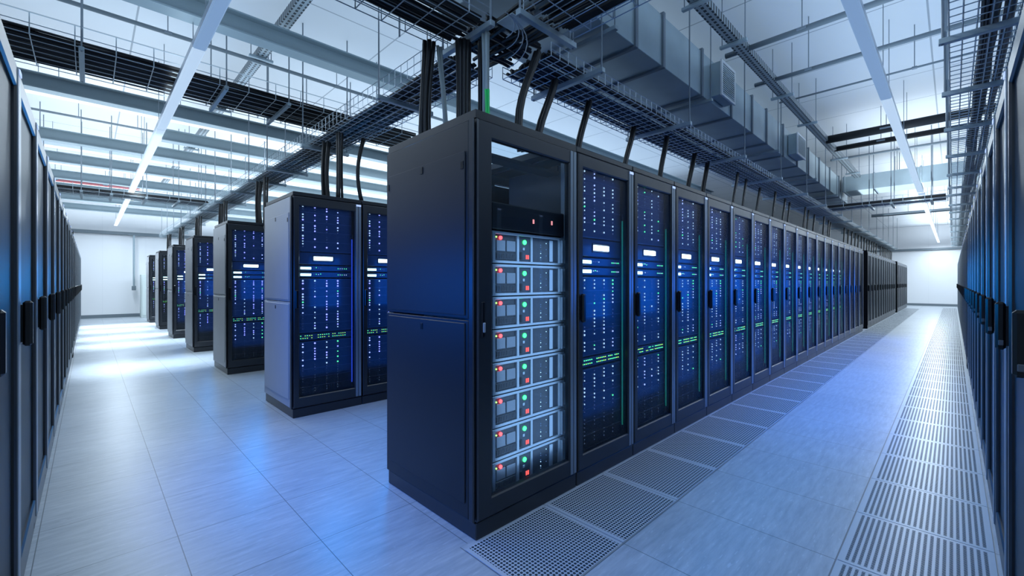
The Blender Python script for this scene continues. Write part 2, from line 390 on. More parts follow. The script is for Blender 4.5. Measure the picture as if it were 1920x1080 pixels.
def side_panel(r, x, sgn, pm='side'):
    """two-part pressed side panel with latches on the outer side of a row end"""
    t = .012*sgn
    def bx(mb, a, b_, y0, y1, z0, z1, c=.004):
        mb.cbox(min(a, b_), max(a, b_), y0, y1, z0, z1, c)
    top = MB(); bx(top, x, x-t, .052, RD-.01, 1.112, RH-.05)
    tp = top.build('side_panel', M[pm], r)
    ins = MB(); bx(ins, x-t, x-t-.007*sgn, .075, RD-.045, 1.13, RH-.20, .003)
    ins.build('pressed_face', M[pm], tp)
    for (y, z) in ((.095, 1.90), (.47, 1.94), (.86, 1.90)):
        l = MB(); bx(l, x-t-.007*sgn, x-t-.010*sgn, y-.011, y+.011, z-.02, z+.02, .001); l.build('latch', M['handle'], tp)
    low = MB(); bx(low, x, x-t, .052, RD-.01, .094, 1.106)
    lp = low.build('side_panel', M[pm], r)
    ins = MB(); bx(ins, x-t, x-t-.007*sgn, .075, RD-.045, .17, 1.09, .003); ins.build('pressed_face', M[pm], lp)
    l = MB(); bx(l, x-t-.007*sgn, x-t-.010*sgn, .47-.011, .47+.011, 1.03, 1.065, .001); l.build('latch', M['handle'], lp)
    p = MB(); bx(p, x, x-.014*sgn, .012, .05, .09, RH-.045, .005); p.build('corner_post', M['frame'], r)

mesh_rack = rack_shell(RW, 'server_rack')
tag(mesh_rack, 'x', 'server rack')
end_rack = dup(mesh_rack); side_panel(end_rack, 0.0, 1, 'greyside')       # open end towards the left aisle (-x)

# ------------------------------------------------------------------ equipment inside the mesh-door racks
LEDM = [M['led_w'], M['led_b'], M['led_p'], M['led_g'], M['led_d']]
COLX = (.108, .222, .338, .450)
def enclosure(h, scheme, dimtail=False, seed=0, sh=0):
    rr = random.Random(seed)
    r = thing('blade_enclosure'); tag(r, 'x', 'server')
    c = MB(); c.cbox(.066, .600, .062, .70, 0, h, .004); c.build('chassis', M['blade'], r)
    s = MB(); n = int(h/.083)
    for k in range(n+1):
        z = .004+k*(h-.012)/n; s.box(.07, .596, .0585, .0625, z, z+.004)
    s.build('seam_trim', M['bladeline'], r)
    st = .0262; rows = int((h-.03)/st)
    for ci, x in enumerate(COLX):
        col = MB(); mode = rr.choice(scheme)
        for k in range(rows):
            if k % 4 == 3 and rr.random() < .75: continue
            z = h-.022-k*st
            mi = mode if rr.random() < .72 else rr.choice(scheme)
            if rr.random() < .26: mi = 4
            if dimtail and k > rows*.45: mi = 4
            rad = ((.0080 if scheme[0] == 1 else .0064) if mi != 4 else .0042)*rr.uniform(.7, 1.1)
            col.disc(x+sh, .0585, z, rad, .003, 8, mi)
        col.build('led_column', LEDM, r)
    return r
def display_unit(sh=0):
    r = thing('console_display'); tag(r, 'x', 'display')
    MB().cbox(.066, .600, .062, .55, 0, .118, .004).build('chassis', M['blade'], r)
    MB().frame(.200+sh, .412+sh, .030, .092, .008, .056, .062, .002).build('bezel', M['dark'], r)
    MB().cbox(.212+sh, .398+sh, .054, .061, .043, .079, .002).build('screen', M['screen'], r, 'glowing white blue screen')
    return r
def switch_unit(seed, sh=0):
    rr = random.Random(seed)
    r = thing('network_switch'); tag(r, 'x', 'network switch')
    MB().cbox(.066, .600, .062, .45, 0, .052, .003).build('chassis', M['blade'], r)
    MB().cbox(.086+sh, .186+sh, .055, .061, .014, .036, .002).build('port_display', M['bar'], r, 'lit cyan display strip')
    d = MB()
    for x in (.215, .236, .258, .279): d.disc(x+sh, .0615, .03+rr.uniform(-.003, .003), .0042, .003, 6, rr.choice((0, 3, 4)))
    for x in (.455, .476, .497, .52, .541): d.disc(x+sh*.7, .0615, .026, .0045, .003, 6, rr.choice((3, 3, 0)))
    d.build('led_row', LEDM, r)
    return r
def patch_unit(seed, sh=0):
    rr = random.Random(seed)
    r = thing('patch_switch'); tag(r, 'x', 'network switch')
    MB().cbox(.066, .600, .062, .45, 0, .062, .003).build('chassis', M['blade'], r)
    d = MB()
    for row in (.018, .042):
        for k in range(22):
            if k in (6, 7, 14) or rr.random() < .12: continue
            d.box(.085+sh+k*.0208, .094+sh+k*.0208, .058, .0615, row, row+.006, rr.choice((0, 1)) if seed else 0)
    d.build('led_row', [M['led_y'], M['led_g']], r)
    return r
W_, B_, P_, G_, D_ = 0, 1, 2, 3, 4
SET = {}
for key, sch, sd in (('a', (W_, W_, P_, G_, W_), 3), ('b', (B_, B_, P_, W_, G_), 11), ('c', (W_, P_, W_, W_, G_, D_), 23)):
    sh = 0 if key == 'b' else .042
    SET[key] = [(1.60, enclosure(.49, sch, False, sd, sh)), (1.475, display_unit(sh)), (1.412, switch_unit(sd, sh)), (1.348, switch_unit(sd+1, sh)),
                (.80, enclosure(.535, sch, False, sd+2, sh)), (.728, patch_unit(sd, sh)), (.175, enclosure(.54, sch, True, sd+5, sh))]
UNIT = ['top blade enclosure with status light columns', 'console display with glowing white bar', 'upper thin switch with cyan strip', 'lower thin switch with cyan strip',
        'middle blade enclosure with status light columns', 'patch switch with green light rows', 'bottom blade enclosure with fading status lights']
used_units = set(); used_rack = set()
def reflection_bar(key):
    """glowing upright bar added inside the cabinet, imitates reflections beside the door"""
    r = tag(thing('reflection_bar'), 'x', 'reflection bar')
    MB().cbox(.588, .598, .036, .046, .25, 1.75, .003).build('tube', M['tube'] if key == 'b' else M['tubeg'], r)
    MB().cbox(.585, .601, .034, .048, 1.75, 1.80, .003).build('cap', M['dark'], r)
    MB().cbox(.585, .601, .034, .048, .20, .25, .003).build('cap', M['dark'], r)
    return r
STRIP = {k: reflection_bar(k) for k in 'ab'}

def lamp(name, loc, rot, sx, sy, col, power, spread=PI, shape='RECTANGLE'):
    l = bpy.data.lights.new(name, 'AREA'); l.shape = shape; l.size = sx; l.size_y = sy; l.color = col; l.energy = power; l.spread = spread
    o = bpy.data.objects.new(name, l); COL.objects.link(o); o.location = loc; o.rotation_euler = rot; return o
def point(name, loc, col, power, rad=.02):
    l = bpy.data.lights.new(name, 'POINT'); l.color = col; l.energy = power; l.shadow_soft_size = rad
    o = bpy.data.objects.new(name, l); COL.objects.link(o); o.location = loc; return o
BLUE = (.0, .16, 1.0)
GLOW_IN, GLOW_OUT = 9.0, 3.4
CAB = (.004, .10, .62)
BOUT = (.0, .30, 1.0)

def place_rack(src, loc, rz, label, group, sx=1.0):
    if src.name not in used_rack:
        used_rack.add(src.name); o = src; o.location = loc; o.rotation_euler = (0,0,rz); tag(o, label, 'server rack', group)
    else:
        o = dup(src, loc, rz, label, group)
    o.scale = (sx, 1, 1); return o
def fill_rack(x, y, key, where, group, glow=True):
    for i, ((z, u), nm) in enumerate(zip(SET[key], UNIT)):
        lab = nm + ' in ' + where
        if u.name in used_units: dup(u, (x, y, z), 0, lab, group)
        else:
            used_units.add(u.name); u.location = (x, y, z); tag(u, lab, None, group)
    s = STRIP['b' if key == 'b' else 'a']; lab = 'upright glowing bar imitating door reflections in ' + where
    if s.name in used_units: dup(s, (x, y, 0), 0, lab, 'imitated reflections inside racks')
    else: used_units.add(s.name); s.location = (x, y, 0); tag(s, lab, None, 'imitated reflections inside racks')
    if glow:
        lamp('cabinet_blue_fill', (x+.335, y+.026, 1.25), (PI/2, 0, 0), .50, 1.75, CAB, GLOW_IN*.55); lamp('cabinet_blue_fill', (x+.335, y+.028, 1.30), (PI/2, 0, 0), .30, .50, BLUE, GLOW_IN*.16)  # unseen blue area lights added to tint the equipment faces
        point('display_glow', (x+.305, y+.040, 1.53), (.06, .35, 1), .05)

# front row: the glass-door rack, then eighteen mesh-door racks
GW = .828
glass_rack = rack_shell(GW, 'server_rack', True); side_panel(glass_rack, 0.0, 1)
glass_rack.location = (XE+.014, YF, 0)
tag(glass_rack, 'tall black rack with a glass door showing silver servers, at the row corner', 'server rack', 'racks of the front row')
MB().box(.055, GW-.055, RD-.035, RD-.02, .12, 1.55).build('back_panel', M['dark'], glass_rack)
for x in (.125, .772):
    p = MB(); p.cbox(x, x+.030, .062, .092, .12, RH-.11, .002)
    for k in range(38): p.box(x+.010, x+.020, .0605, .063, .16+k*.05, .172+k*.05)
    p.build('mounting_rail', M['silver'], glass_rack, 'silver mounting rail')
XB = 2.215
NEAR_NAME = 'the front row rack'
for i in range(18):
    w = 'the ' + nth(i) + ' mesh rack past the glass-door rack'
    key = 'c' if i % 3 == 1 else 'a'
    if i == 0: lab = 'mesh-door rack with blue lit equipment right beside the glass-door rack'
    else: lab = 'mesh-door rack in the front row, ' + nth(i) + ' after the glass-door rack'
    place_rack(mesh_rack, (XB+i*RW, YF, 0), 0, lab, 'racks of the front row')
    if i < 14: fill_rack(XB+i*RW, YF, key, w, 'equipment in the front row racks', glow=i < 10)
    if i < 10: lamp('added_blue_glow', (XB+i*RW+.34, YF-.15, 1.36), (-PI/2+.35, 0, 0), .34, .5, BOUT, GLOW_OUT, 2.5)  # unseen blue light added before the door, spills across the aisle
def end_post(x, label):
    t = thing('end_post', (x, YF, 0)); tag(t, label, 'end panel')
    MB().cbox(0, .828, .30, RD, 0, RH+.02, .004).build('filler', M['matte'], t)
    MB().cbox(.832, .858, .004, RD, 0, RH+.02, .004).build('side_plate', M['matte'], t)
xb = XB+18*RW+.01
end_post(xb, 'black filler panel where the blue lit part of the front row ends'); xb += .87
for i in range(12):
    place_rack(mesh_rack, (xb+i*RW, YF, 0), 0, 'unlit grey mesh-door rack, ' + nth(i) + ' past the first black filler panel', 'unlit racks of the front row')
xb += 12*RW+.01
end_post(xb, 'black filler panel between the two unlit parts of the front row'); xb += .87
for i in range(8):
    place_rack(mesh_rack, (xb+i*RW, YF, 0), 0, 'unlit grey mesh-door rack, ' + nth(i) + ' past the second black filler panel', 'unlit racks of the front row')

# rows behind, their ends along the left aisle
ROWN = ['second', 'third', 'fourth', 'fifth', 'sixth', 'seventh']
NR = [4, 3, 2, 2, 1, 1]
for k in range(6):
    y = YF + ROW_STEP*(k+1)
    for i in range(NR[k]):
        x = XE+.014+i*RW
        where = 'the ' + ('end' if i == 0 else nth(i)) + ' rack of the ' + ROWN[k] + ' row'
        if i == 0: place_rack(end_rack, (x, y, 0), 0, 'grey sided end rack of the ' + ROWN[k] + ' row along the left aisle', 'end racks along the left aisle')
        else: place_rack(mesh_rack, (x, y, 0), 0, 'blue lit mesh-door rack, ' + nth(i) + ' in from the end of the ' + ROWN[k] + ' row', 'racks of the rows behind')
        fill_rack(x, y, 'b', where, 'equipment in the rows behind', glow=k < 4)
        if k < 4 and i < 2: lamp('added_blue_glow', (x+.34, y-.15, 1.36), (-PI/2+.35, 0, 0), .34, .5, BOUT, GLOW_OUT*1.2, 2.5)  # same added blue light before the rows behind

# left wall row (fronts look to +x) and right wall row (fronts look to +y)
LP = .80
for i in range(24):
    y = 2.57 + (i-2)*LP
    if y > 10.4: y += .35
    if y + LP > Y_END-.3: break
    place_rack(mesh_rack, (XL, y, 0), PI/2, 'black mesh-door rack of the left wall row, ' + (nth(i-1) + ' from the camera end' if i else 'right beside the camera, out of view'), 'racks of the left wall row', LP/RW)
lp = thing('end_post', (XL, 2.57+8*LP+LP*2+.35-.36+.0, 0), PI/2); tag(lp, 'narrow black filler panel in the left wall row', 'end panel')
MB().cbox(.01, .34, .0, RD, 0, RH+.02, .004).build('panel', M['matte'], lp)
for i in range(40):
    x = 2.5 - 2*RW + i*RW
    if x > 9.2: x += .35
    place_rack(mesh_rack, (x+RW, YR, 0), PI, 'black mesh-door rack of the right wall row, ' + (nth(i-1) + ' from the camera end' if i else 'right beside the camera, out of view'), 'racks of the right wall row')
rp = thing('end_post', (9.4+.345, YR, 0), PI); tag(rp, 'narrow black filler panel in the right wall row', 'end panel')
MB().cbox(.01, .335, .0, RD, 0, RH+.02, .004).build('panel', M['matte'], rp)

# ------------------------------------------------------------------ silver servers behind the glass door
def seg_digit(mb, x, z, w, h, y):
    t = .0035
    for (a, b_, c, d) in ((x, x+w, z, z+t), (x, x+w, z+h/2-t/2, z+h/2+t/2), (x, x+w, z+h-t, z+h), (x, x+t, z, z+h), (x+w-t, x+w, z, z+h)): mb.box(a, b_, y-.002, y, c, d)
def silver_server():
    r = thing('storage_server'); tag(r, 'x', 'server')
    x0, x1, y = .158, .768, .062; h = .172
    MB().cbox(x0, x1, y+.012, .72, 0, h, .003).build('chassis', M['silver'], r)
    f = MB(); f.frame(x0, x1, 0, h, .014, y-.004, y+.014, .002, wl=.022, wr=.055)
    f.box(x0+.187, x0+.203, y-.003, y+.013, .012, h-.012); f.box(x0+.300, x0+.316, y-.003, y+.013, .012, h-.012)
    f.build('bezel', M['silver'], r)
    # left bay: two drives above a dark vent strip
    b = MB(); b.box(x0+.024, x0+.186, y+.008, y+.0115, .015, h-.016); b.build('drive_bay', M['servdark'], r)
    for k in (0, 1):
        d = MB(); d.cbox(x0+.032+k*.078, x0+.100+k*.078, y+.000, y+.009, .066, .126, .002); d.build('drive_tray', M['drive'], r)
    v = MB(); v.cbox(x0+.030, x0+.180, y+.003, y+.009, .020, .058, .002)
    for k in range(12): v.box(x0+.036+k*.012, x0+.042+k*.012, y+.001, y+.004, .026, .052)
    v.build('vent_strip', M['servdark'], r)
    # centre module
    cm = MB(); cm.cbox(x0+.205, x0+.298, y+.002, y+.0115, .015, h-.016, .002); c = cm.build('control_module', M['blade'], r)
    MB().disc(x0+.250, y+.002, .124, .0135, .006, 12).build('green_light', M['led_G'], c, 'bright green status light')
    MB().cbox(x0+.212, x0+.230, y-.003, y+.002, .024, .066, .002).build('switch', M['dark'], c)
    dg = MB(); seg_digit(dg, x0+.262, .028, .010, .024, y+.0015); seg_digit(dg, x0+.277, .028, .010, .024, y+.0015)
    dg.build('number_display', M['digit'], c, 'red digits')
    MB().cbox(x0+.236, x0+.252, y-.002, y+.002, .078, .094, .002).build('socket', M['silver'], c)
    # right bay
    rb = MB(); rb.box(x0+.318, x1-.057, y+.006, y+.0115, .015, h-.016); q = rb.build('glass_bay', M['blade'], r)
    ld = MB(); rr = random.Random(5)
    for k in range(9):
        ld.disc(x0+.395+(.05 if k % 3 == 2 else 0), y+.006, .03+k*.0125, .0028, .002, 6, rr.choice((0, 0, 4)))
    ld.build('led_column', LEDM, q)
    MB().cbox(x0+.470, x0+.500, y-.002, y+.006, .020, h-.022, .002).build('guide_rail', M['silver'], r)
    e = MB(); e.cbox(x1-.046, x1-.030, y-.022, y-.003, .014, h-.014, .003); e.cbox(x1-.012, x1-.002, y-.022, y-.003, .014, h-.014, .003); e.box(x1-.046, x1-.002, y-.010, y-.004, h-.030, h-.018); e.box(x1-.046, x1-.002, y-.010, y-.004, .018, .030)
    e.build('pull_handle', M['silver'], r)
    MB().disc(x0+.026, y-.003, h-.032, .0048, .004, 8).build('power_light', M['led_y'], r, 'small lime light')
    MB().disc(x0+.062, y+.004, h-.034, .0105, .008, 10).build('alarm_light', M['led_r'], r, 'bright red alarm light')
    return r
gx = XE+.014
sv = silver_server()
for i in range(8):
    z = .155+.1785*(7-i)
    lab = ('topmost silver server' if i == 0 else 'lowest silver server' if i == 7 else nth(i) + ' silver server from the top') + ' behind the glass door, red and green lights'
    o = sv if i == 0 else dup(sv)
    o.location = (gx, YF, z); tag(o, lab, 'server', 'silver servers behind the glass door')
bp = tag(thing('blank_panel', (gx, YF, 1.588)), 'plain black panel with two small red digits above the silver servers', 'panel')
MB().cbox(.158, .768, .060, .50, 0, .145, .004).build('face', M['dark'], bp)
for (x, z) in ((.475, .055), (.64, .062)):
    d = MB(); seg_digit(d, x, z, .012, .024, .0595); d.build('digit', emis('dim red digit', (1, .35, .35), 1.2), bp, 'small red digit')
sh = tag(thing('cable_shelf', (gx, YF, 1.985)), 'thin dark cross shelf near the top behind the glass door', 'shelf')
MB().cbox(.158, .768, .10, .20, 0, .022, .003).build('plate', M['dark'], sh)
for x in (.162, .752): MB().cbox(x, x+.012, .10, .16, .0225, .06, .002).build('bracket', M['dark'], sh)
lamp('glass_rack_fill', (gx+.46, YF+.028, .9), (PI/2, 0, 0), .5, 1.3, (.45, .68, 1), 2.6)  # unseen area light added to brighten the silver servers

# ------------------------------------------------------------------ perforated floor tiles
def floor_tile(name, m, lx, ly):
    r = MB().cbox(-lx/2+.003, lx/2-.003, -ly/2+.003, ly/2-.003, .0005, .004, .001).build(name, m); return r
ta = floor_tile('perforated_floor_tile', M['grille_round'], .60, .51)
tb = floor_tile('slotted_floor_tile', M['grille_slot'], .60, .525)
for i in range(46):
    o = ta if i == 0 else dup(ta)
    o.location = (1.60+.6*i, 1.4025, 0)
    tag(o, ('round-holed floor tile at the foot of the glass-door rack' if i == 0 else 'round-holed floor tile along the front row, ' + nth(i) + ' from the glass-door corner'), 'floor tile', 'perforated tiles along the front row')
for i in range(48):
    o = tb if i == 0 else dup(tb)
    o.location = (2.20+.6*i, .120, 0)
    tag(o, 'slotted floor tile along the right wall row, ' + nth(i) + ' from the camera end', 'floor tile', 'slotted tiles along the right wall row')

# ------------------------------------------------------------------ cable trays
def tray(name, p0, p1, width, side, label, struts, rods=True, fill=.75, rung=.10, wires=6, seed=1, z=ZT, cables=26, clab=None, topz=ZC, lo_out=.05, hi_top=None):
    """wire basket along x or y between p0 and p1 (axis coordinate), 'width' = (low, high) on the other axis"""
    ax, a, b = p0[0], p0[1], p1
    lo, hi = width
    def P(t, u, zz): return (t, u, zz) if ax == 'x' else (u, t, zz)
    r = thing(name, (0, 0, 0)); tag(r, label, 'cable tray')
    w = MB(); rw = .0042
    us = [lo + (hi-lo)*k/wires for k in range(wires+1)]
    for u in us: w.tube([P(a, u, z), P(b, u, z)], rw, 4)
    for u in (lo, hi):
        for dz in (side*.5, side): w.tube([P(a, u, z+dz), P(b, u, z+dz)], rw, 4)
    n = int((b-a)/rung)
    for k in range(n+1):
        t = a + (b-a)*k/n
        w.tube([P(t, lo, z+side), P(t, lo, z), P(t, hi, z), P(t, hi, z+side)], rw, 4)
    w.build('wire_mesh', M['wire'], r)
    def bar(mb, t, u0, u1, z0, z1, hw):
        q0, q1 = P(t-hw, u0, z0), P(t+hw, u1, z1)
        mb.cbox(min(q0[0], q1[0]), max(q0[0], q1[0]), min(q0[1], q1[1]), max(q0[1], q1[1]), z0, z1, .003)
    for t in struts:
        s = MB(); bar(s, t, lo-lo_out, hi+.05, z-.045, z-.006, .02); s.build('support_strut', M['strut'], r)
        if rods:
            for u, tz in ((lo-lo_out+.02, topz), (hi+.03, hi_top or topz)):
                MB().tube([P(t, u, z-.05), P(t, u, tz)], .0075, 6).build('hanger_rod', M['rod'], r)
    if cables:
        rr = random.Random(seed); c = MB()
        base = lo+.03; span = (hi-lo-.06); z += .008
        for k in range(cables):
            u = base+span*rr.random()*1.0; zz = z+.016+.055*rr.random()*fill
            pts = []; m = max(4, int((b-a)/.8))
            for j in range(m+1):
                t = a+.03+(b-a-.06)*j/m
                pts.append(P(t, min(hi-.02, max(lo+.02, u+rr.uniform(-.018, .018))), zz+rr.uniform(-.003, .006)))
            c.tube(pts, rr.uniform(.009, .014), 5)
        o = c.build('loose_cable', M['cable']); tag(o, clab, 'cables', kind='stuff')
    return r
def steps(a, b, n): return [a+(b-a)*k/(n-1) for k in range(n)]
Z2 = ZT
tray('wire_cable_tray', ('x', 2.42), 29.5, (2.06, 2.58), .10, 'wire basket cable tray running along above the front row racks', [2.83, 4.42, 6.1, 7.8, 9.5, 11.2, 13.1, 14.6, 16.3, 18, 20, 22, 24, 26, 28], wires=8, seed=2, cables=34, lo_out=.18, hi_top=3.29,
     clab='black cables lying in the tray above the front row')
tray('wire_cable_tray', ('y', 2.62), 20.6, (1.86, 2.34), .15, 'wire basket cable tray running over the row ends beside the left aisle', [3.55, 5.45, 6.9, 7.9, 9.1, 10.5, 12, 13.5, 15, 16.5, 18, 19.5], wires=7, seed=3, cables=34,
     clab='black cables lying in the tray over the row ends')
tray('wire_cable_tray', ('x', -.9), 1.84, (2.08, 2.54), .10, 'wire basket tray from the left wall ending over the glass-door rack corner', [-.3, .8, 1.82], wires=5, seed=4, rung=.17, cables=26,
     clab='black cables in the tray reaching in from the left above the aisle')
tray('wire_cable_tray', ('y', -.9), 1.84, (1.90, 2.36), .10, 'wire basket tray from the right wall ending over the glass-door rack corner', [-.3, .75, 1.84], wires=5, seed=5, rung=.17, cables=28,
     clab='black cables in the tray reaching in from the right above the aisle')
tray('wire_cable_tray', ('x', X0+.02), 3.6, (5.72, 6.52), .19, 'cable tray crossing the left aisle in front of the long lamp, black cables inside', [-.05, 1.1, 1.75, 2.9], wires=6, seed=6, rung=.27, z=3.5, cables=70,
     clab='black cables packed in the near tray crossing the left aisle')
tray('wire_cable_tray', ('x', X0+.02), 1.84, (11.0, 11.75), .13, 'far cable tray crossing the left aisle beyond the red pipe', [-.6, -.1, .3, .8, 1.3, 1.75], wires=6, seed=8, rung=.32, cables=44,
     clab='black cables in the far tray crossing the left aisle')
tray('wire_cable_tray', ('y', .07), 2.02, (11.9, 12.55), .13, 'cable tray crossing the right aisle below the grey cross duct', [.3, .9, 1.25], wires=6, seed=9, rung=.3, cables=40, 
     clab='dark cables in the tray crossing the right aisle')
tray('wire_cable_tray', ('x', 2.45), 29.0, (-.30, .02), .10, 'wire basket cable tray running above the right wall row', [2.9, 4.15, 5.33, 6.6, 8.0, 9.4, 10.7, 11.6, 13.1, 14.5, 16, 18, 20, 22.5, 25, 27.5], wires=5, seed=10, cables=0, rods=True)
cb = MB(); rr = random.Random(77)
for k in range(18):
    u = -.27+.16*rr.random(); zz = ZT+.024+.05*rr.random()
    cb.tube([(2.5+.97*j, u+rr.uniform(-.012, .012), zz) for j in range(28)], .012, 5)
tag(cb.build('loose_cable', M['cable']), 'black cables lying in the tray above the right wall row', 'cables', kind='stuff')

# curved tray corner above the glass-door rack
tc = tag(thing('tray_corner', (0, 0, 0)), 'curved galvanised corner piece where the trays meet above the glass-door rack', 'cable tray')
c = MB()
for rad in (.20, .30, .40, .5):
    for zz in (ZT+.012, ):
        c.tube([(1.86-.02+rad*math.sin(t)*1.0, 1.88-.02+rad*(1-math.cos(t))*1.0+.08, zz) for t in [PI/2*j/8 for j in range(9)]], .004, 4)
c.build('curved_wire', M['wire'], tc)
p = MB(); p.cbox(1.88, 2.03, 1.92, 2.06, ZT+.012, ZT+.018, .001); p.build('base_plate', M['steel'], tc)
for (x, y) in ((1.50, 2.00), (1.50, 2.62), (1.40, 1.90)):
    MB().tube([(x, y, ZT+.0), (x, y, ZC)], .006, 6).build('hanger_rod', M['rod'], tc)

cc = MB(); rr = random.Random(5)
for k in range(26):
    o_ = rr.uniform(.04, .42); zz = ZT+.048+.06*rr.random()
    if k % 2:   # from the left tray on to the tray over the first row
        cc.tube([(1.87+j*.075, 2.10+o_+(.012*math.sin(j+k)), zz) for j in range(8)], .013, 5)
    else:       # from the right tray round to the tray over the row ends
        cc.tube([(1.90+o_+(.012*math.sin(j+k)), 1.88+j*.09, zz+.0) for j in range(9)], .013, 5)
tag(cc.build('loose_cable', M['cable']), 'black cables crossing where the trays meet above the glass-door rack', 'cables', kind='stuff')

# ------------------------------------------------------------------ cables dropping from the trays
def drop(name, x, y, z0, z1, lab, n=3, spread=.02, bend=(0, 0), r=.011, m=None, dx=.0):
    t = tag(thing(name, (x, y, z0)), lab, 'cable')
    rr = random.Random(int(x*1000+y*77))
    h = z1-z0
    for k in range(n):
        a = 2*PI*k/max(1, n); ox, oy = spread*math.cos(a)*(n > 1), spread*math.sin(a)*(n > 1)
        j = rr.uniform(-.006, .006)
        pts = []
        for q in range(9):
            s = q/8; w = math.sin(PI*s)
            pts.append((ox*(1-.2*w)+bend[0]*w+dx*s*s*(3-2*s), oy*(1-.2*w)+bend[1]*w+j*w, h*s))
        smooth(MB().tube(pts, r, 8).build('cable', m or M['cable'], t))
    return t
zt = RH+.004
drop('cable_bundle', 1.79, 2.295, zt, 2.905, 'thickest black cable bundle rising from the glass-door rack corner', 9, .040, (0, 0), .016)
drop('cable_bundle', 1.885, 2.205, zt, 2.905, 'black cable bundle rising beside the grey hose on the glass-door rack', 6, .024, (0, 0), .012)
drop('corrugated_hose', 1.842, 2.125, zt, 2.93, 'pale grey hose rising from the glass-door rack', 3, .018, (.0, .0), .012, M['greycable'])
drop('green_cable', 1.775, 2.035, zt, 2.50, 'short bright green cable bundle on top of the glass-door rack', 4, .011, (.0, .0), .008, M['greencable'])
drop('cable_bundle', 1.60, 2.46, zt, 2.905, 'black cable bundle curving up from the rear of the glass-door rack', 6, .034, (-.012, 0), .015, None, .03)
drop('grey_cable', 1.755, 2.45, zt, 2.905, 'thin grey cable curving up behind the rear black bundle', 2, .012, (.015, 0), .011, M['greycable'], -.05)
drop('cable_bundle', 2.07, 2.02, zt, 2.90, 'single black cable arching down onto the glass-door rack near its right edge', 3, .016, (-.08, 0), .016, None, .16)
for i in range(18):
    x = XB+i*RW+(.10 if i % 2 else .22)
    drop('cable_bundle', x, 2.20+.05*(i % 3), zt, 2.90, 'black cable dropping from the tray onto the ' + nth(i) + ' mesh-door rack of the front row', (3 if i < 6 else 2), .017, (-.06, 0), .0155, None, .16 if i % 2 else .20)
for i in range(12):
    x = XB+18*RW+.9+i*RW+.2
    drop('cable_bundle', x, 2.24, zt, 2.90, 'black cable dropping from the tray onto the ' + nth(i) + ' unlit rack past the first filler panel', 1, .0, (-.05, 0), .02, None, .16)
for i in range(8):
    x = xb+i*RW+.2
    drop('cable_bundle', x, 2.24, zt, 2.90, 'black cable dropping from the tray onto the ' + nth(i) + ' unlit rack past the second filler panel', 1, .0, (-.05, 0), .02, None, .16)
for k in range(6):
    y = YF+ROW_STEP*(k+1)
    drop('cable_bundle', 1.92, y+.22, zt, 2.90, 'front black cable bundle rising from the end rack of the ' + ROWN[k] + ' row', 3, .03, (0, 0), .014)
    drop('cable_bundle', 1.94, y+.62, zt, 2.90, 'rear black cable bundle rising from the end rack of the ' + ROWN[k] + ' row', 4, .035, (-.02, 0), .015)
drop('cable_bundle', 2.17, 4.60, zt, 2.90, 'black cable arching onto the rack next to the end rack of the second row', 2, .012, (-.06, 0), .013, None, .02)

# ------------------------------------------------------------------ air duct with outlets, right of the front row
D0, D1, DZ0, DZ1 = 1.95, 2.85, 3.37, 3.86
duct = tag(thing('air_duct', (1.0, 0, 0)), 'big square galvanised air duct running above the front row', 'duct')
def dbox(mb, x0, x1, y0, y1, z0, z1, c=.004): mb.cbox(x0-1.0, x1-1.0, y0, y1, z0, z1, c)
FX = [2.45, 3.42, 3.93, 4.84, 5.74, 6.54, 7.2, 8.1, 9.0, 9.86, 10.8, 11.9, 13.0]
for a, b in zip([1.96]+FX, FX+[14.3]):
    s = MB(); dbox(s, a+.012, b-.012, D0, D1, DZ0, DZ1); s.build('duct_section', M['duct'], duct)
for x in FX:
    s = MB(); dbox(s, x-.02, x+.02, D0-.022, D1+.022, DZ0-.022, DZ1+.022, .003); s.build('flange', M['rod'], duct)
for x in (3.0, 4.95, 7.6, 10.2, 12.4):
    for y in (D0-.06, D1+.06):
        s = MB(); s.tube([(x-1, y, DZ0-.03), (x-1, y, ZC)], .006, 6); s.build('hanger_rod', M['rod'], duct)
    s = MB(); dbox(s, x-.02, x+.02, D0-.08, D1+.08, DZ0-.06, DZ0-.026, .003); s.build('support_strut', M['strut'], duct)
def outlet(x0, x1, z0, z1, y0, lab):
    t = tag(thing('air_outlet', (x0, D0-.006, z0)), lab, 'air outlet'); W, Hh, Dp = x1-x0, z1-z0, D0-.006-y0
    MB().cbox(0, W, -Dp+.02, 0, 0, Hh, .004).build('duct_box', M['duct'], t)
    MB().frame(-.012, W+.012, -.012, Hh+.012, .03, -Dp, -Dp+.019, .003).build('frame', M['white'], t, 'white grille frame')
    s = MB(); n = 14
    for k in range(n):
        z = .025+(Hh-.05)*k/n
        s.box(.02, W-.02, -Dp+.004, -Dp+.018, z, z+(Hh-.05)/n*.55)
    s.build('louvre_slat', M['steel'], t)
outlet(5.09, 5.50, 3.42, 3.80, 1.815, 'louvred air outlet with a white frame on the side of the duct, the nearer one')
outlet(8.40, 8.95, 3.44, 3.78, 1.80, 'smaller looking louvred air outlet farther along the duct')
cd = tag(thing('cross_duct', (0, 0, 0)), 'flat grey duct crossing high over the right aisle', 'duct')
MB().cbox(13.15, 13.95, Y0+.05, D0-.06, 3.50, 3.86, .004).build('duct_section', M['duct'], cd)
for y in (-.3, .5, 1.3, 1.85): MB().cbox(13.13, 13.97, y-.015, y+.015, 3.48, 3.88, .003).build('flange', M['steel'], cd)
for x in (13.25, 13.85): MB().tube([(x, .9, 3.8), (x, .9, ZC)], .006, 6).build('hanger_rod', M['rod'], cd)

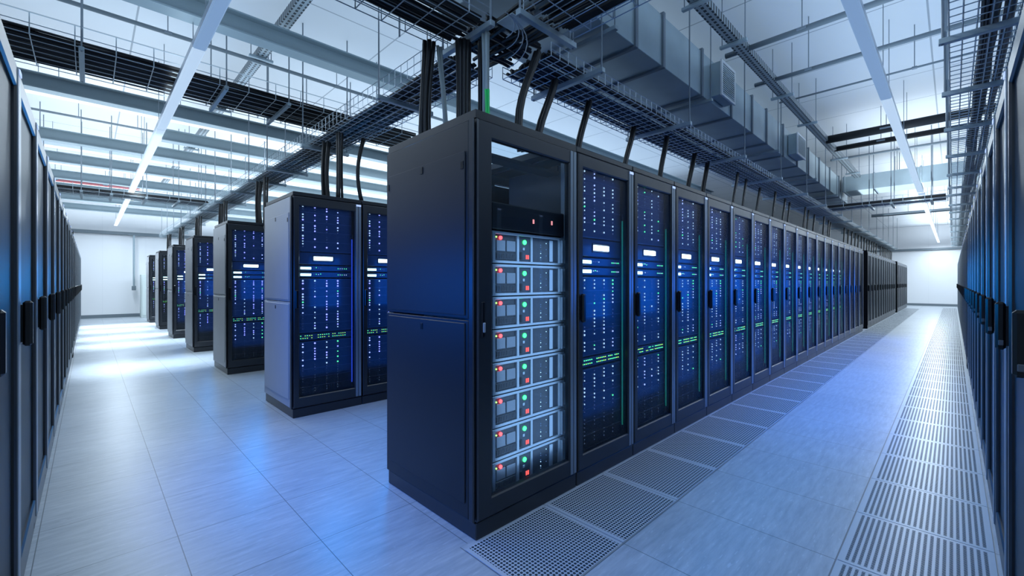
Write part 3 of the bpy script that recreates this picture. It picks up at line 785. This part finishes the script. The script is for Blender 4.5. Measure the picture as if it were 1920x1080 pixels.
# ------------------------------------------------------------------ pipes and channels under the ceiling
def pipe(p0, p1, r, m, lab, hang=(), cat='pipe', name='ceiling_pipe'):
    t = tag(thing(name, p0), lab, cat); p0, p1 = Vector(p0), Vector(p1)
    smooth(MB().tube([(0,0,0), p1-p0], r, 10).build('tube', m, t))
    for s in hang:
        q = p0.lerp(p1, s)-p0
        MB().tube([q+Vector((0,0,r*.8)), Vector((q.x, q.y, ZC-p0.z))], .005, 5).build('hanger_rod', M['rod'], t)
        MB().cbox(q.x-r-.012, q.x+r+.012, q.y-r-.012, q.y+r+.012, -.012, .012, .002).build('clamp', M['rod'], t)
ZP = 4.02
pipe((X0+.02, 6.0, ZP), (8, 6.0, ZP), .022, M['pipe'], 'thin grey pipe above the near tray in the left aisle', (.1, .2, .3, .4))
pipe((X0+.02, 10.1, ZP), (8, 10.1, ZP), .018, M['pipe'], 'thin grey pipe over the left aisle between the beams past the near tray', (.12, .2, .28))
pipe((X0+.02, 8.9, 4.1), (8, 8.9, 4.1), .02, M['pipe'], 'thin grey pipe close to the ceiling just past the second beam', (.1, .25))
pipe((X0+.02, 14.95, 3.74), (.95, 14.95, 3.74), .035, M['red'], 'red pipe crossing high over the left aisle', (.3, .7))
ZQ = 3.78
pipe((5.0, -1.1, ZQ), (5.0, 1.75, ZQ), .028, M['pipe'], 'grey pipe crossing the right aisle ceiling, nearest the camera', (.35, .75))
pipe((6.0, -1.1, ZQ), (6.0, 1.75, ZQ), .024, M['pipe'], 'grey pipe crossing the right aisle ceiling, second from the camera', (.3, .8))
pipe((7.1, -1.1, ZQ+.1), (7.1, 1.75, ZQ+.1), .012, M['pipe'], 'thin grey pipe crossing the right aisle ceiling, third from the camera', (.5,))
pipe((9.2, -1.1, ZQ), (9.2, 1.55, ZQ), .065, M['insul'], 'thick black insulated pipe crossing the right aisle', (.3, .7))
pipe((9.95, -1.1, ZQ), (9.95, 1.55, ZQ), .045, M['insul'], 'thinner black insulated pipe behind the thick one', (.35, .75))
pipe((10.8, -1.1, ZQ), (10.8, 1.75, ZQ), .022, M['pipe'], 'grey pipe just behind the two black insulated pipes', (.4,))
pipe((14.2, -1.1, 3.7), (14.2, 1.9, 3.7), .03, M['pipe'], 'grey pipe crossing the right aisle beyond the cross duct', (.3, .7))
pipe((16.4, -1.1, 3.6), (16.4, 1.9, 3.6), .028, M['pipe'], 'grey pipe far along the right aisle ceiling', (.4,))
pipe((18.6, -1.1, 3.5), (18.6, 1.9, 3.5), .05, M['pipe'], 'thick dark pipe far along the right aisle below the lamp', (.3, .7))
def channel(axis, a, b, u, z, lab, hang):
    t = tag(thing('strut_channel', (a, u, z) if axis == 'x' else (u, a, z)), lab, 'channel'); L_ = b-a; w = .055
    if axis == 'y': t.rotation_euler = (0, 0, PI/2)
    m = MB(); m.box(0, L_, -w, w, 0, .006); m.box(0, L_, -w, -w+.006, .006, .075); m.box(0, L_, w-.006, w, .006, .075)
    m.build('perforated_channel', M['chan'], t)
    for h in hang:
        MB().cbox(h-.02, h+.02, -.13, .13, -.032, -.002, .003).build('support_strut', M['strut'], t)
        for s in (-.11, .11): MB().tube([(h, s, -.03), (h, s, ZC-z)], .005, 5).build('hanger_rod', M['rod'], t)
channel('x', 3.2, 12.9, 1.57, 3.75, 'perforated channel running beside the duct over the right aisle', (.6, 1.5, 3.3, 4.7, 7.4, 9.0))
channel('y', 2.9, 16.0, 1.50, 4.04, 'perforated channel running above the beams beside the left aisle', (.9, 3.0, 5.2, 8, 11))

# ------------------------------------------------------------------ lamps
def trunk(axis, a, b, u, z, lab, lit):
    t = tag(thing('linear_lamp', (a, u, z) if axis == 'x' else (u, a, z), 0 if axis == 'x' else PI/2), lab, 'lamp'); L_ = b-a
    MB().cbox(.004, L_-.004, -.045, .045, .030, .095, .008).build('housing', M['lampbody'], t)
    MB().cbox(.006, L_-.006, -.048, .048, 0, .030, .010).build('diffuser', (M['unlit'], M['mid'], M['lit'])[lit], t)
    for h in (.3, L_-.3): MB().tube([(h, 0, .09), (h, 0, ZC-z)], .004, 5).build('hanger_rod', M['rod'], t)
ZL = 3.36
for i in range(8):
    a = -.9+2.8*i
    if a+2.8 > Y_END: break
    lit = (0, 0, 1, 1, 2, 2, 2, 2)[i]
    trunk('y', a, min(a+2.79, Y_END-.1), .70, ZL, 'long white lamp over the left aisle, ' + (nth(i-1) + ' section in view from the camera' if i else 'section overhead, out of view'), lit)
for i in range(11):
    a = .85+2.8*i
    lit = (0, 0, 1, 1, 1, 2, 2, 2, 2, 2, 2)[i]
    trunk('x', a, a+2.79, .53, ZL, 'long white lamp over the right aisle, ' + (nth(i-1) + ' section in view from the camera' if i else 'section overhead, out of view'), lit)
CW = (.74, .88, 1.0)
P_ = 1.0
CY = (8.85, 12.15, 13.8, 15.7, 17.4)
for k in range(5):
    y = CY[k]
    trunk('x', -.8, 8.6, y, 3.9, 'long lit lamp between the roof beams over the left aisle, ' + nth(k) + ' from the near end', 2)

# downward and upward light of the lamps, plus added fills without fixtures
def down(loc, sx, sy, p, col=CW): return lamp('lamp_and_fill_light', loc, (0, 0, 0), sx, sy, col, p*P_)
def upl(loc, sx, sy, p, col=CW): return lamp('lamp_and_fill_uplight', loc, (PI, 0, 0), sx, sy, col, p*P_)
for y, p in ((4.6, 18), (7.4, 17), (10.2, 15), (13, 18), (15.8, 28), (18.8, 66)):
    down((.68, y, ZL-.03), .11, 2.6, p); upl((.68, y, ZL+.13), .11, 2.6, p*.10)
for x, p in ((4, 9), (7, 13), (10, 20), (13, 32), (16, 45), (19, 50), (22, 48), (25, 48), (28, 55), (31, 64)):
    down((x, .53, ZL-.03), 2.6, .11, p); upl((x, .53, ZL+.13), 2.6, .11, p*.10)
for k in range(5):
    y = CY[k]
    down((5.6, y, 3.87), 5.8, .11, 90); down((.5, y, 3.87), 2.4, .11, (15, 18, 22, 26, 30)[k]).data.spread = .55
down((4.5, 3.6, 3.9), 5, .3, 16); upl((4.5, 3.6, 3.9), 5, .3, 5)  # area lights behind the front row, no fixture here
# unseen fill light added over the corner where the two aisles meet
NEARC = (.54, .76, 1.0)
down((.1, .3, 3.33), 1.0, 1.0, 17, NEARC)
COOL = (.58, .79, 1.0)
def ceiling_fill(x0, x1, y0, y1, z, p, col): upl(((x0+x1)/2, (y0+y1)/2, z), x1-x0, y1-y0, p*(x1-x0)*(y1-y0), col)  # broad unseen up-lights added to brighten the ceiling
ceiling_fill(-1, 1.8, -.9, 3.0, 3.48, 2.2, NEARC)
ceiling_fill(2, 9.5, -1, 1.4, 3.48, 2.3, NEARC)
ceiling_fill(10, 32, -1, 1.6, 3.48, 4.5, CW)
ceiling_fill(-1, 12, 2.9, 7.4, 3.65, 1.9, COOL)
ceiling_fill(-1, 13, 7.8, 21, 3.30, 5.0, CW)

# unseen blue lights added before the wall rows, tinting floor, panels and doors
for y, p in ((1.7, 6), (3.1, 13), (4.0, 4)): lamp('added_blue_glow', (XL+.17, y, 1.28), (0, -PI/2+.35, 0), .55, 1.3, BLUE, p, 2.3)
for x, p in ((5.3, 24), (7.5, 30), (9.8, 32), (12.5, 32)): lamp('added_blue_glow', (x, YR+.17, 1.25), (PI/2-.35, 0, 0), 1.9, .55, BLUE, p*.75, 2.5)

# ------------------------------------------------------------------ things at the end of the left aisle
cab = tag(thing('wall_cabinet', (1.36, 20.75, 0)), 'low pale cabinet standing by the end wall of the left aisle', 'cabinet')
MB().cbox(0, .40, 0, .5, 0, 1.58, .01).build('body', M['pale'], cab)
MB().cbox(.03, .37, -.02, -.002, .08, 1.5, .004).build('door', M['pale'], cab)
for k in range(6): MB().cbox(.22, .32, -.03, -.021, .25+.2*k, .36+.2*k, .003).build('switch', M['drive'], cab)
pd = tag(thing('hanging_conduit', (1.19, 21.25, 0)), 'grey conduit hanging down before the end wall with a socket box', 'conduit')
MB().tube([(0, 0, 1.15), (0, 0, 3.04)], .03, 8).build('conduit', M['strut'], pd)
MB().cbox(-.06, .06, -.06, .06, 1.0, 1.16, .01).build('socket_box', M['pipe'], pd)
MB().cbox(-.16, .16, -.03, .03, 3.03, 3.07, .004).build('hanger_bar', M['pipe'], pd)

# ------------------------------------------------------------------ world, camera, view
w = bpy.data.worlds.new('room'); SC.world = w; w.use_nodes = True
w.node_tree.nodes['Background'].inputs[0].default_value = (.35, .55, .9, 1); w.node_tree.nodes['Background'].inputs[1].default_value = .05
F = 810.0
cam = bpy.data.cameras.new('camera'); co = bpy.data.objects.new('camera', cam); COL.objects.link(co)
cam.sensor_fit = 'HORIZONTAL'; cam.sensor_width = 36; cam.lens = F/1920*36; cam.shift_y = (529-540)/1920; cam.clip_start = .02; cam.clip_end = 100
th = math.radians(45.6)          # the forward axis lies 45.6 degrees from +x towards +y
co.location = (0, 0, H_EYE); co.rotation_euler = (PI/2, 0, th-PI/2)
SC.camera = co
SC.view_settings.view_transform = 'Standard'; SC.view_settings.look = 'None'; SC.view_settings.gamma = 1; SC.view_settings.use_curve_mapping = False
SC.view_settings.exposure = 0.38
cy = SC.cycles
cy.max_bounces = 7; cy.diffuse_bounces = 3; cy.glossy_bounces = 3; cy.transparent_max_bounces = 10; cy.caustics_reflective = False; cy.caustics_refractive = False
cy.sample_clamp_indirect = 4; cy.use_denoising = True
